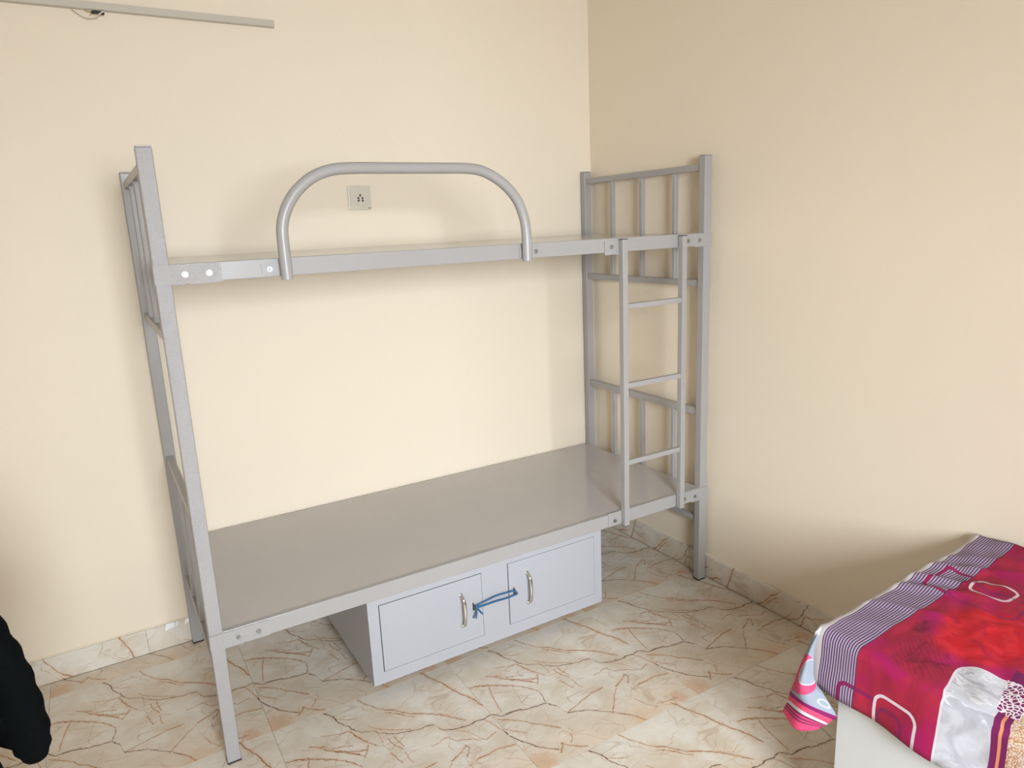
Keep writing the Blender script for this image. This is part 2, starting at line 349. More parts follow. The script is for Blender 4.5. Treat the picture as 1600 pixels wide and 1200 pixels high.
M_WIRE_Y = plain('yellow_wire', (.55, .36, .10), .4)
M_WIRE_W = plain('pale_wire', (.55, .50, .42), .4)
M_TAPE = plain('white_tape', (.8, .8, .78), .5)

# ------------------------------------------------------------------ the room
XL, XR, YB, YF, ZC = -2.75, 0.0, 0.0, -3.95, 2.95
def slab(name, lo, hi, mat):
    bm = bmesh.new(); c = [(a + b) / 2 for a, b in zip(lo, hi)]
    add_box(bm, (0, 0, 0), [b - a for a, b in zip(lo, hi)])
    return structure(name, mesh_from_bm(name, bm, mat), c)
floor = slab('floor', (XL - .15, YF - .15, -.12), (XR + .15, YB + .15, -.010), M_GROUT)
slab('ceiling', (XL - .15, YF - .15, ZC), (XR + .15, YB + .15, ZC + .12), M_CEIL)
slab('wall_back', (XL - .15, YB, -.010), (XR + .15, YB + .15, ZC), M_WALL)
slab('wall_right', (XR, YF - .15, -.010), (XR + .15, YB, ZC), M_WALL)
slab('wall_left', (XL - .15, YF - .15, -.010), (XL, YB, ZC), M_WALL)
def front_wall():
    bm = bmesh.new(); y0, y1 = YF - .15, YF
    # window opening x -2.32..-1.28, z 1.00..2.08
    for x0, x1, z0, z1 in ((XL, -2.32, -.01, ZC), (-2.32, -1.28, 2.08, ZC), (-2.32, -1.28, -.01, 1.00), (-1.28, XR, -.01, ZC)):
        add_box2(bm, (x0, y0, z0), (x1, y1, z1))
    return structure('wall_front', mesh_from_bm('wall_front', bm, M_WALL))
front_wall()

# floor tiles: same printed pattern on each, cut at the walls
T = .611; U0, V0 = -.611 * 5, -.723 - .611 * 6
def tile_mesh(u0, u1, v0, v1, th, top_z=0.):
    """piece of one tile; u,v are fractions of the tile it was cut from"""
    g = .0004; bm = bmesh.new()
    add_box2(bm, (u0 * T + g, v0 * T + g, -th), (u1 * T - g, v1 * T - g, top_z), .0004, 1)
    me = mesh_from_bm('tile', bm, M_MARBLE); lay = me.uv_layers.new(name='UVMap')
    for lp in me.loops:
        c = me.vertices[lp.vertex_index].co; lay.data[lp.index].uv = (c.x / T, c.y / T)
    return me
_tm = {}
for i in range(6):
    for j in range(9):
        x0, y0 = U0 + i * T, V0 + j * T
        a0, a1 = max(x0, XL + .013), min(x0 + T, XR - .013)
        b0, b1 = max(y0, YF), min(y0 + T, YB - .013)
        if a1 - a0 < .01 or b1 - b0 < .01: continue
        key = tuple(round(k, 3) for k in ((a0 - x0) / T, (a1 - x0) / T, (b0 - y0) / T, (b1 - y0) / T))
        if key not in _tm: _tm[key] = tile_mesh(*key, .012)
        part('tile', _tm[key], floor, (x0, y0, 0))

# marble skirting, tile by tile
SK = .0975
def skirting(name, along, start, end, wallc, sgn, off):
    base = None; k = 0; L = start
    while L < end - .01:
        n = min(L + T, end); bm = bmesh.new()
        if along == 'x': add_box2(bm, (L + .0005, min(wallc, wallc + sgn * .012), 0), (n - .0005, max(wallc, wallc + sgn * .012), SK), .0012, 1)
        else: add_box2(bm, (min(wallc, wallc + sgn * .012), L + .0005, 0), (max(wallc, wallc + sgn * .012), n - .0005, SK), .0012, 1)
        me = mesh_from_bm('skirting_tile', bm, M_MARBLE); lay = me.uv_layers.new(name='UVMap')
        for lp in me.loops:
            c = me.vertices[lp.vertex_index].co
            s = (c.x if along == 'x' else c.y) - L
            lay.data[lp.index].uv = (s / T, off + c.z / T + (.0 if along == 'x' else .0))
        if base is None:
            bs = bmesh.new()
            if along == 'x': add_box2(bs, (start, min(wallc, wallc + sgn * .004), 0), (end, max(wallc, wallc + sgn * .004), SK + .004))
            else: add_box2(bs, (min(wallc, wallc + sgn * .004), start, 0), (max(wallc, wallc + sgn * .004), end, SK + .004))
            base = structure(name, mesh_from_bm(name, bs, M_WALL))
        part('skirting_tile', me, base); L = n; k += 1
    return base
sk_b = skirting('baseboard_back', 'x', XL + .012, XR - .012, YB, -1, .80)
skirting('baseboard_right', 'y', YF + .02, YB, XR, -1, .70)
skirting('baseboard_left', 'y', YF + .02, YB, XL, 1, .20)
# small raised white pieces on the top edge of the back skirting
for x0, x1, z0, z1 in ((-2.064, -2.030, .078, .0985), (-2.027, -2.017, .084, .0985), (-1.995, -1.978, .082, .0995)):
    def fleck(bm, x0=x0, x1=x1, z0=z0, z1=z1):
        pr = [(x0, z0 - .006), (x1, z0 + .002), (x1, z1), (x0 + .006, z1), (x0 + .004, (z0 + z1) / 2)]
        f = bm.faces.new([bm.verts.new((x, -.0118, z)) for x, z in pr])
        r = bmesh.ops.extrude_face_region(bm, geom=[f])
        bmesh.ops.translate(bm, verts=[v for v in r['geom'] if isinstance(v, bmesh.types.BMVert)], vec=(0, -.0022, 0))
    wpart('white_fleck', fleck, M_FLECK, sk_b)

# ------------------------------------------------------------------ bunk bed
BX0, BX1, BY0, BY1, BH = -1.9774, -.0274, -.7957, -.0078, 1.7474
PW, PD = .038, .032
bed = thing('bunk_bed', ((BX0 + BX1) / 2, (BY0 + BY1) / 2, 0), 'grey painted steel bunk bed with bare decks, ladder and arched guard rail', 'bunk bed')
for x0 in (BX0, BX1 - PW):
    for y0 in (BY0, BY1 - PD):
        p = boxpart('post', (x0, y0, .004), (x0 + PW, y0 + PD, BH - .003), M_HAM if x0 == BX0 and y0 == BY0 else M_GREY, bed, .003, 2)
        boxpart('post_cap', (x0 + .0008, y0 + .0008, BH - .003), (x0 + PW - .0008, y0 + PD - .0008, BH + .001), M_GREY, p, .001, 1)
        boxpart('foot_cap', (x0 - .0005, y0 - .0005, 0), (x0 + PW + .0005, y0 + PD + .0005, .005), M_DARK, p, .001, 1, 'dark foot cap')
# end frames: rails and bars
for xc, ins in ((BX0 + PW / 2, 1), (BX1 - PW / 2, -1)):
    for z0, z1 in ((1.692, 1.717), (1.252, 1.278), (.728, .757), (.2605, .2835)):
        boxpart('end_rail', (xc - .011, BY0 + PD - .001, z0), (xc + .011, BY1 - PD + .001, z1), M_GREY, bed, .002, 2)
    for yc in (-.220, -.418, -.617):
        boxpart('end_bar', (xc - .0095, yc - .0095, 1.277), (xc + .0095, yc + .0095, 1.693), M_GREY, bed, .002, 1)
        boxpart('end_bar', (xc - .0095, yc - .0095, .2825), (xc + .0095, yc + .0095, .729), M_GREY, bed, .002, 1)
# decks: folded sheet steel trays with a lip all round
def deck(zb, zt):
    def b(bm):
        x0, x1, y0, y1 = BX0 + PW, BX1 - PW, BY0 + .0012, BY1 - .004
        add_box2(bm, (x0, y0, zt - .0035), (x1, y1, zt), .0012, 1)
        add_box2(bm, (x0, y1 - .002, zb), (x1, y1, zt - .0035))
        add_box2(bm, (x0, y0 + PD, zb), (x0 + .002, y1 - PD, zt - .0035)); add_box2(bm, (x1 - .002, y0 + PD, zb), (x1, y1 - PD, zt - .0035))
        for xc in (-1.5, -1.0, -.5): add_box2(bm, (xc - .015, y0 + .02, zb + .012), (xc + .015, y1 - .01, zt - .0034))
    return b
lower = wpart('lower_deck', deck(.373, .424), M_DECK, bed)
upper = wpart('upper_deck', deck(1.411, 1.460), M_DECK, bed)
for dk, zb, zt in ((lower, .373, .4243), (upper, 1.411, 1.4603)):
    boxpart('front_rail', (BX0 + PW - .001, BY0, zb), (BX1 - PW + .001, BY0 + .022, zt), M_GREY, dk, .002, 2)

# bolts
def bolt_mesh():
    bm = bmesh.new()
    add_cyl(bm, (0, 0, 0), (0, -1, 0), .0078, .0016, 18)
    add_cyl(bm, (0, -.0016, 0), (0, -1, 0), .0058, .0042, 6)
    add_cyl(bm, (0, -.0058, 0), (0, -1, 0), .0034, .0020, 12, .0026)
    me = mesh_from_bm('bolt', bm, M_BOLT); smooth_by_angle(me); return me
BOLT = bolt_mesh()
def plate(name, parent, outline, y0, th, bolts, mat=M_HAM):
    def b(bm):
        f = bm.faces.new([bm.verts.new((x, y0, z)) for x, z in outline])
        r = bmesh.ops.extrude_face_region(bm, geom=[f])
        bmesh.ops.translate(bm, verts=[v for v in r['geom'] if isinstance(v, bmesh.types.BMVert)], vec=(0, -th, 0))
    p = wpart(name, b, mat, parent)
    for x, z in bolts: part('bolt', BOLT, p, (x, y0 - th, z))
    return p
FY = BY0 - .0002
# corner brackets that wrap the front posts at each deck
def rounded(x0, x1, z0, z1, notch=None):
    r = .006
    o = [(x0, z0 + r), (x0 + r * .3, z0 + r * .3), (x0 + r, z0)]
    if notch: o += [(notch - .004, z0), (notch - .003, z0 + .004), (notch + .003, z0 + .004), (notch + .004, z0)]
    return o + [(x1, z0), (x1, z1), (x0 + .001, z1)]
def bracket(name, x0, x1, z0, z1, bolts, notch=None):
    p = plate(name, bed, rounded(x0, x1, z0, z1, notch), FY, .0032, bolts)
    return p
bracket('corner_bracket', BX0 - .001, -1.818, 1.4075, 1.4595, [(-1.906, 1.433), (-1.848, 1.433)], -1.905)
bracket('corner_bracket', BX0 - .001, -1.8145, .3735, .4215, [(-1.901, .395), (-1.844, .395)], -1.885)
def bracket_r(z0, z1, bolts, xs):
    plate('corner_bracket', bed, [(-.178, z0 + .004), (-.120, z0 + .004), (-.117, z0), (BX1 + .001, z0), (BX1 + .001, z1), (-.178, z1)], FY, .0032, bolts)
bracket_r(1.409, 1.4575, [(-.150, 1.434), (-.092, 1.433)], 0)
bracket_r(.371, .4225, [(-.157, .396), (-.096, .393)], 0)

# arched guard rail of round tube, bolted in front of the upper deck rail
AR = [(-1.654, 1.402), (-1.6545, 1.45), (-1.655, 1.487), (-1.653, 1.541), (-1.637, 1.589), (-1.607, 1.632), (-1.562, 1.668), (-1.510, 1.688), (-1.45, 1.694),
      (-1.349, 1.6945), (-1.175, 1.6945), (-1.09, 1.694), (-1.040, 1.688), (-.995, 1.670), (-.950, 1.640), (-.911, 1.597), (-.888, 1.540), (-.881, 1.487), (-.8805, 1.45), (-.881, 1.405)]
def arch(bm):
    pts = catmull([(x, BY0 - .0185, z) for x, z in AR], 5)
    add_tube(bm, pts, [.0160] * len(pts), 18, (1, 1), (0, 1, 0))
g = wpart('guard_rail', arch, M_GREY, bed); smooth_by_angle(g.data)
plate('mounting_plate', g, [(-1.716, 1.418), (-1.640, 1.418), (-1.640, 1.446), (-1.716, 1.446)], FY, .0026, [], M_GREY)
plate('mounting_plate', g, [(-.900, 1.417), (-.812, 1.417), (-.812, 1.446), (-.900, 1.446)], FY, .0026, [], M_GREY)
for x, z in ((-1.695, 1.432), (-.836, 1.432)): part('bolt', BOLT, g, (x, FY - .0026, z))

# ladder
lad = part('ladder', None, bed, (-.3336, BY0 - .015, .37))
for x in (-.4882, -.2022):
    boxpart('side_rail', (x, BY0 - .027, .3705), (x + .0232, BY0 - .0035, 1.4545), M_GREY, lad, .0022, 2)
    boxpart('end_plug', (x - .0003, BY0 - .0273, 1.4542), (x + .0235, BY0 - .0032, 1.4562), M_DARK, lad, .0005, 1, 'dark end plug')
    boxpart('end_plug', (x + .001, BY0 - .026, .3685), (x + .0222, BY0 - .0045, .3715), M_DARK, lad, .0005, 1, 'dark end plug')
for z in (1.216, .922, .623):
    boxpart('rung', (-.4655, BY0 - .0235, z - .0095), (-.2017, BY0 - .0065, z + .0095), M_GREY, lad, .0018, 2)
for z0, z1, zb in ((1.403, 1.451, 1.430), (.3795, .4295, .395)):
    plate('mounting_plate', lad, [(-.550, z0), (-.466, z0), (-.466, z1), (-.550, z1)], FY, .003, [], M_GREY)
    part('bolt', BOLT, lad, (-.519, FY - .003, zb))

# ------------------------------------------------------------------ storage cabinet slung under the lower deck
CX0, CX1, CZ0, CZ1, CY0, CY1 = -1.515, -.5815, .071, .3728, BY0 + .005, -.16
cab = thing('storage_cabinet', ((CX0 + CX1) / 2, CY0, CZ0), 'pale grey steel cabinet with two doors slung beneath the lower bunk deck', 'cabinet')
def carcass(bm):
    t = .0018
    add_box2(bm, (CX0, CY0 + .0015, CZ0), (CX0 + t, CY1, CZ1)); add_box2(bm, (CX1 - t, CY0 + .0015, CZ0), (CX1, CY1, CZ1))
    add_box2(bm, (CX0 + t, CY0 + .0015, CZ0), (CX1 - t, CY1, CZ0 + t)); add_box2(bm, (CX0 + t, CY1 - t, CZ0 + t), (CX1 - t, CY1, CZ1))
    add_box2(bm, (CX0 + t, CY0 + .0015, CZ1 - t), (CX1 - t, CY1 - t, CZ1))
wpart('carcass', carcass, M_CAB, cab)
DL = (-1.4785, -1.1030, .1115, .3510); DR = (-.9985, -.6160, .1150, .3535)
def frame(bm):
    y0, y1 = CY0, CY0 + .0018
    xs = (CX0, DL[0], DL[1], DR[0], DR[1], CX1)
    add_box2(bm, (xs[0], y0, CZ0), (xs[1], y1, CZ1)); add_box2(bm, (xs[2], y0, CZ0), (xs[3], y1, CZ1)); add_box2(bm, (xs[4], y0, CZ0), (xs[5], y1, CZ1))
    for d in (DL, DR):
        add_box2(bm, (d[0], y0, CZ0), (d[1], y1, d[2])); add_box2(bm, (d[0], y0, d[3]), (d[1], y1, CZ1))
wpart('front_frame', frame, M_CAB, cab)
def lining(bm):
    for d in (DL, DR): add_box2(bm, (d[0] - .01, CY0 + .010, d[2] - .01), (d[1] + .01, CY0 + .0115, d[3] + .01))
wpart('dark_lining', lining, M_DARK, cab, 'dark gap round the doors')
def handle_mesh():
    bm = bmesh.new()
    pts = catmull([(0, 0, .0575), (.000, -.010, .056), (.001, -.022, .045), (.001, -.027, .020), (.001, -.028, 0), (.001, -.027, -.020), (.001, -.022, -.045), (0, -.010, -.056), (0, 0, -.0575)], 5)
    n = len(pts); rr = [.0062 - .0014 * math.sin(math.pi * i / (n - 1)) for i in range(n)]
    add_tube(bm, pts, rr, 12, (1.15, .8), (1, 0, 0))
    for z in (.0575, -.0575): add_cyl(bm, (0, 0, z), (0, -1, 0), .0085, .004, 14, .0075)
    me = mesh_from_bm('handle', bm, M_CHROME); smooth_by_angle(me, 50); return me
HM = handle_mesh()
for d, hx, hz, gl, gr, gb, gt in ((DL, -1.186, .236, .0028, .0010, .0010, .0026), (DR, -.919, .238, .0032, .0008, .0010, .0016)):
    dr = boxpart('door', (d[0] + gl, CY0 - .0003, d[2] + gb), (d[1] - gr, CY0 + .0025, d[3] - gt), M_CAB, cab, .0006, 1)
    part('handle', HM, dr, (hx, CY0 - .0003, hz), 'chrome bow handle')
    sx, sz = (-1.141, .236) if d is DL else (-.976, .242)
    boxpart('hasp_slot', (sx - .0022, CY0 - .0010, sz - .016), (sx + .0022, CY0 + .001, sz + .014), M_DARK, dr, .0006, 1, 'narrow dark lock slot')
    def staple(bm, sx=sx, sz=sz):
        add_tube(bm, catmull([(sx, CY0, sz + .010), (sx, CY0 - .010, sz + .009), (sx, CY0 - .013, sz), (sx, CY0 - .010, sz - .009), (sx, CY0, sz - .010)], 4), .0016, 8, (1, 1), (1, 0, 0))
    wpart('staple', staple, M_DARK, dr, 'small dark steel staple')

# blue twine tying the two doors shut
twine = thing('twine', (-1.14, CY0 - .010, .22), 'blue plastic twine tied between the two cabinet door staples', 'twine')
yy = CY0 - .0085
def strand(pts, r, n=5):
    def b(bm):
        p = catmull(pts, n); add_tube(bm, p, r, 8, (1, .7), (0, 0, 1))
    return b
wpart('loop', strand([(-1.138, yy, .240), (-1.11, yy - .002, .2445), (-1.06, yy - .003, .2525), (-1.01, yy - .002, .2510), (-.985, yy, .2480), (-.974, yy - .005, .2440), (-.972, yy - .008, .2375),
                      (-.980, yy - .003, .2320), (-1.01, yy - .002, .2300), (-1.06, yy - .003, .2330), (-1.11, yy - .002, .2320), (-1.136, yy - .001, .2335)], .0033), M_ROPE, twine, None, True)
def knot(bm):
    bmesh.ops.create_icosphere(bm, subdivisions=2, radius=.0065, matrix=Matrix.Translation((-1.132, yy - .002, .233)) @ Matrix.Diagonal((1.1, .7, 1.2, 1)))
wpart('knot', knot, M_ROPE, twine, None, True)
for e in ([(-1.132, yy - .003, .231), (-1.138, yy - .006, .218), (-1.148, yy - .004, .199)], [(-1.132, yy - .003, .231), (-1.136, yy - .008, .215), (-1.138, yy - .006, .196)],
          [(-1.131, yy - .003, .231), (-1.122, yy - .005, .218), (-1.112, yy - .004, .203)]):
    wpart('loose_end', strand(e, .0029), M_ROPE, twine, None, True)

# ------------------------------------------------------------------ wall socket
soc = thing('wall_socket', (-1.147, 0, 1.652), 'cream square five-pin wall socket on the wall inside the guard rail arch', 'socket')
boxpart('cover_plate', (-1.194, -.009, 1.605), (-1.101, 0, 1.698), M_PLATE, soc, .003, 3)
boxpart('socket_module', (-1.158, -.0105, 1.6225), (-1.118, -.0085, 1.680), M_PLATE, soc, .0012, 2)
bmh = bmesh.new(); add_cyl(bmh, (0, 0, 0), (0, -1, 0), .0042, .0008, 14); HOLE = mesh_from_bm('pin_hole', bmh, M_HOLE)
for x, z in ((-1.1455, 1.6605), (-1.153, 1.6500), (-1.137, 1.6495), (-1.153, 1.6402), (-1.1365, 1.6395)):
    part('pin_hole', HOLE, soc, (x, -.0102, z), 'round dark pin hole')
boxpart('printed_mark', (-1.117, -.0094, 1.6105), (-1.1045, -.0088, 1.6125), M_HOLE, soc, .0001, 1, 'tiny dark printed mark')

# ------------------------------------------------------------------ cable trunking high on the back wall
trk = thing('cable_trunking', (-2.08, 0, 2.259), 'long cream plastic cable trunking running along the top of the back wall', 'trunking')
boxpart('channel', (XL + .002, -.014, 2.2465), (-1.4105, 0, 2.2705), M_PVC, trk, .001, 1)
boxpart('lid', (XL + .002, -.0195, 2.2475), (-1.4125, -.0135, 2.2700), M_PVC, trk, .002, 2)
wpart('wire', strand([(-2.040, -.010, 2.248), (-2.030, -.016, 2.236), (-2.010, -.020, 2.222), (-1.990, -.022, 2.2185), (-1.972, -.022, 2.2235), (-1.958, -.020, 2.2345)], .0013), M_WIRE_W, trk, None, True)
wpart('wire', strand([(-2.005, -.010, 2.248), (-1.995, -.016, 2.2405), (-1.980, -.020, 2.2395), (-1.968, -.020, 2.2385)], .0013), M_WIRE_Y, trk, 'yellow wire', True)
wpart('wire', strand([(-1.990, -.018, 2.2275), (-1.984, -.020, 2.2345), (-1.976, -.020, 2.2385)], .0013), M_WIRE_Y, trk, 'yellow wire', True)
def conn(bm):
    add_tube(bm, catmull([(-1.985, -.020, 2.2365), (-1.975, -.021, 2.2390), (-1.960, -.021, 2.2380), (-1.948, -.020, 2.2360)], 3), [.003, .004, .005, .0055, .0055, .0055, .0052, .005, .0045, .003], 10)
wpart('connector', conn, M_HOLE, trk, 'black connector', True)
wpart('tape_wrap', strand([(-1.966, -.023, 2.2315), (-1.958, -.0265, 2.2360), (-1.950, -.025, 2.2425)], .0016), M_TAPE, trk, 'white tape strip', True)

# ------------------------------------------------------------------ box bed with patterned sheet, lower right
ZT = .58
def xl(b): return -.784 - .045 * b          # long left edge of the mattress
def ye(x): return -1.866 + (x + .784) * .055  # far end of the mattress
BL = 1.92
bb = thing('box_bed', (-.42, -2.85, 0), 'white laminate box bed in the corner by the right wall', 'bed')
def prism(bm, poly, z0, z1):
    f = bm.faces.new([bm.verts.new((x, y, z0)) for x, y in poly])
    r = bmesh.ops.extrude_face_region(bm, geom=[f])
    bmesh.ops.translate(bm, verts=[v for v in r['geom'] if isinstance(v, bmesh.types.BMVert)], vec=(0, 0, z1 - z0))
    bmesh.ops.bevel(bm, geom=list(bm.edges), offset=.002, segments=1, affect='EDGES')
def foot(i, b):  # point on the plan; i inset
    return xl(b) + i
yb0 = -1.925
def bxl(y): return -.784 + .018 - .045 * (-1.866 - y)
wpart('side_panel', lambda bm: prism(bm, [(bxl(yb0), yb0), (bxl(-3.80), -3.80), (bxl(-3.80) + .018, -3.80), (bxl(yb0) + .018, yb0)], 0, .455), M_LAM, bb)
wpart('end_panel', lambda bm: prism(bm, [(bxl(yb0) + .018, yb0), (-.02, yb0 + .02), (-.02, yb0 + .002), (bxl(yb0) + .018, yb0 - .018)], 0, .455), M_LAM, bb)
wpart('bed_base', lambda bm: prism(bm, [(bxl(yb0) + .018, yb0 - .02), (-.02, yb0), (-.02, -3.79), (bxl(-3.79) + .018, -3.79)], .40, .454), M_LAM, bb)
wpart('mattress', lambda bm: prism(bm, [(-.772, -1.895), (-.022, -1.85), (-.022, -3.79), (-.85, -3.79)], .455, .570), M_MATT, bb)

def mat_sheet():
    t = NT('printed_bed_sheet')
    uv = t.n('ShaderNodeUVMap', uv_map='UVMap').outputs[0]
    sep = t.n('ShaderNodeSeparateXYZ'); t.l(uv, sep.inputs[0]); A, B = sep.outputs[0], sep.outputs[1]
    def lt(x, v): return t.math('LESS_THAN', x, v)
    def gt(x, v): return t.math('GREATER_THAN', x, v)
    def AND(*a):
        r = a[0]
        for k in a[1:]: r = t.math('MULTIPLY', r, k)
        return r
    def band(x, lo, hi): return t.math('COMPARE', x, (lo + hi) / 2, (hi - lo) / 2)
    def rbox(ca, cb, ha, hb, r):       # signed distance to a rounded rectangle
        da = t.math('SUBTRACT', t.math('ABSOLUTE', t.math('SUBTRACT', A, ca)), ha - r)
        db = t.math('SUBTRACT', t.math('ABSOLUTE', t.math('SUBTRACT', B, cb)), hb - r)
        pa = t.math('MAXIMUM', da, 0.); pb = t.math('MAXIMUM', db, 0.)
        o = t.math('SQRT', t.math('ADD', t.math('MULTIPLY', pa, pa), t.math('MULTIPLY', pb, pb)))
        return t.math('SUBTRACT', t.math('ADD', o, t.math('MINIMUM', t.math('MAXIMUM', da, db), 0.)), r)
    def ring(sd, w): return lt(t.math('ABSOLUTE', sd), w)
    # red ground with streaks
    mp = t.n('ShaderNodeMapping'); t.l(uv, mp.inputs[0]); mp.inputs['Scale'].default_value = (9, 26, 1); mp.inputs['Rotation'].default_value = (0, 0, .9)
    n1 = t.noise(mp.outputs[0], 1.0, 4, .6, .6); n2 = t.noise(uv, 9, 3); n3 = t.noise(uv, 16, 4, .65, 1.2)
    red = t.mix(t.ramp(n1.outputs[0], .3, .7), (.255, .012, .040), (.38, .018, .045))
    red = t.mix(t.ramp(n2.outputs[0], .45, .62), red, (.33, .008, .085))
    # dark leaves
    dl = t.math('ADD', t.math('POWER', t.math('DIVIDE', t.math('SUBTRACT', A, .10), .085), 2.), t.math('POWER', t.math('DIVIDE', t.math('SUBTRACT', B, .215), .055), 2.))
    red = t.mix(t.math('MULTIPLY', t.math('MULTIPLY', t.ramp(dl, 1.3, .3), t.math('MULTIPLY', t.ramp(n3.outputs[0], .42, .60), t.ramp(n1.outputs[0], .35, .6))), .85), red, (.12, .006, .022))
    dl2 = t.math('ADD', t.math('POWER', t.math('DIVIDE', t.math('SUBTRACT', A, .20), .04), 2.), t.math('POWER', t.math('DIVIDE', t.math('SUBTRACT', B, .155), .018), 2.))
    red = t.mix(t.math('MULTIPLY', t.math('MULTIPLY', t.ramp(dl2, 1.3, .3), t.ramp(n3.outputs[0], .40, .6)), .8), red, (.13, .008, .03))
    # fine feathery leaf lines
    wf = t.n('ShaderNodeTexWave', wave_type='BANDS', bands_direction='DIAGONAL'); t.l(uv, wf.inputs[0])
    wf.inputs['Scale'].default_value = 42; wf.inputs['Distortion'].default_value = 5; wf.inputs['Detail'].default_value = 1; wf.inputs['Detail Scale'].default_value = .6
    lf = t.math('MULTIPLY', t.ramp(wf.outputs[1], .72, .95), t.math('MAXIMUM', t.ramp(dl, 1.6, .9), t.ramp(dl2, 1.8, .9)))
    red = t.mix(t.math('MULTIPLY', lf, .42), red, (.14, .008, .03))
    # rose
    ro = t.math('ADD', t.math('POWER', t.math('DIVIDE', t.math('SUBTRACT', A, .275), .135), 2.), t.math('POWER', t.math('DIVIDE', t.math('SUBTRACT', B, .255), .095), 2.))
    ro = t.math('ADD', ro, t.math('MULTIPLY_ADD', n2.outputs[0], .9, -.45))
    w = t.n('ShaderNodeTexWave', wave_type='RINGS', rings_direction='Z'); mp2 = t.n('ShaderNodeMapping'); t.l(uv, mp2.inputs[0]); mp2.inputs['Location'].default_value = (-.275, -.255, 0)
    t.l(mp2.outputs[0], w.inputs[0]); w.inputs['Scale'].default_value = 5; w.inputs['Distortion'].default_value = 14; w.inputs['Detail'].default_value = 4; w.inputs['Detail Scale'].default_value = 1.6
    petal = t.mix(t.math('MULTIPLY', w.outputs[1], n1.outputs[0]), (.46, .008, .016), (.66, .030, .040))
    petal = t.mix(t.math('MULTIPLY', t.ramp(n3.outputs[0], .50, .62), .75), petal, (.33, .006, .03))
    red = t.mix(t.ramp(ro, 1.35, .55), red, petal)
    # white grey flower patch with its curved outline
    d1 = t.math('SUBTRACT', t.math('MULTIPLY_ADD', t.math('MAXIMUM', A, 0.), -.24, .302), B)
    d2 = t.math('SUBTRACT', A, t.math('MULTIPLY_ADD', t.math('SUBTRACT', B, .27), .25, .132))
    wl = t.math('SMOOTH_MAX', d1, d2, .06)
    inner = lt(wl, 0.); edge = lt(wl, .0045)
    vw = t.noise(uv, 14, 3, .5, 2.0)
    wht = t.mix(t.ramp(vw.outputs[0], .35, .65), (.38, .37, .40), (.52, .52, .56))
    wv = t.math('SUBTRACT', 1., t.math('MULTIPLY', t.math('ABSOLUTE', t.math('SUBTRACT', vw.outputs[0], .5)), 24.), clamp=True)
    wht = t.mix(t.math('MULTIPLY', t.math('MULTIPLY', wv, gt(A, -.01)), .6), wht, (.78, .74, .74))
    col = t.mix(edge, red, (.62, .57, .60))
    col = t.mix(inner, col, wht)
    # maroon band with an orange line, then the beige dotted field
    wob = t.math('MULTIPLY_ADD', t.noise(uv, 6, 1).outputs[0], .03, -.015)
    Bw = t.math('ADD', t.math('ADD', B, wob), t.math('MULTIPLY', t.math('MAXIMUM', A, 0.), .20))
    lowA = lt(A, .20)
    vo = t.n('ShaderNodeTexVoronoi', feature='DISTANCE_TO_EDGE'); t.l(uv, vo.inputs['Vector']); vo.inputs['Scale'].default_value = 190
    beige = t.mix(lt(vo.outputs['Distance'], .13), (.70, .56, .45), (.40, .20, .10))
    bw = t.math('SUBTRACT', 1., t.math('MULTIPLY', t.math('ABSOLUTE', t.math('SUBTRACT', vw.outputs[0], .48)), 16.), clamp=True)
    beige = t.mix(t.math('MULTIPLY', bw, .5), beige, (.66, .62, .58))
    col = t.mix(AND(gt(Bw, .420), lowA), col, beige)
    col = t.mix(AND(band(Bw, .390, .420), lowA), col, (.16, .012, .085))
    col = t.mix(AND(band(Bw, .403, .409), lt(A, .05)), col, (.62, .24, .12))
    # white strokes of lettering across the upper end of the band
    vo2 = t.n('ShaderNodeTexVoronoi', feature='DISTANCE_TO_EDGE'); mp3 = t.n('ShaderNodeMapping'); t.l(uv, mp3.inputs[0]); mp3.inputs['Scale'].default_value = (1, 1.6, 1)
    t.l(mp3.outputs[0], vo2.inputs['Vector']); vo2.inputs['Scale'].default_value = 85
    let = t.mix(lt(vo2.outputs['Distance'], .12), (.16, .012, .085), (.76, .68, .70))
    col = t.mix(AND(band(Bw, .384, .428), band(A, .045, .16)), col, let)
    # second pale patch near the wall
    pb = t.math('ADD', t.math('POWER', t.math('DIVIDE', t.math('SUBTRACT', A, .50), .05), 2.), t.math('POWER', t.math('DIVIDE', t.math('SUBTRACT', B, .32), .055), 2.))
    col = t.mix(lt(pb, 1.25), col, (.78, .68, .70)); col = t.mix(lt(pb, 1.), col, wht)
    # rounded loops
    col = t.mix(ring(rbox(-.150, .210, .072, .047, .022), .0034), col, (.60, .53, .57))
    col = t.mix(ring(rbox(.485, .180, .036, .045, .016), .0034), col, (.58, .46, .49))
    dk = t.mix(.65, col, (.13, .015, .09))
    col = t.mix(ring(rbox(-.165, .200, .060, .028, .018), .0042), col, dk)
    col = t.mix(ring(rbox(.430, .190, .050, .075, .02), .0030), col, dk)
    # striped border
    sp = t.math('FRACT', t.math('MULTIPLY', t.math('SUBTRACT', B, .020), 1 / .0063))
    stripe = t.mix(t.ramp(t.math('ABSOLUTE', t.math('SUBTRACT', sp, .5)), .20, .30), (.40, .32, .40), (.075, .035, .095))
    st_m = lt(B, .114)
    col = t.mix(st_m, col, stripe)
    col = t.mix(AND(ring(rbox(.450, .110, .070, .055, .015), .0050), lt(B, .119)), col, (.24, .012, .075))
    col = t.mix(AND(ring(rbox(-.155, .150, .058, .072, .018), .0045), lt(B, .160)), col, (.20, .012, .085))
    col = t.mix(band(B, .1125, .1148), col, (.06, .03, .08))
    col = t.mix(lt(B, .025), col, (.56, .50, .50))
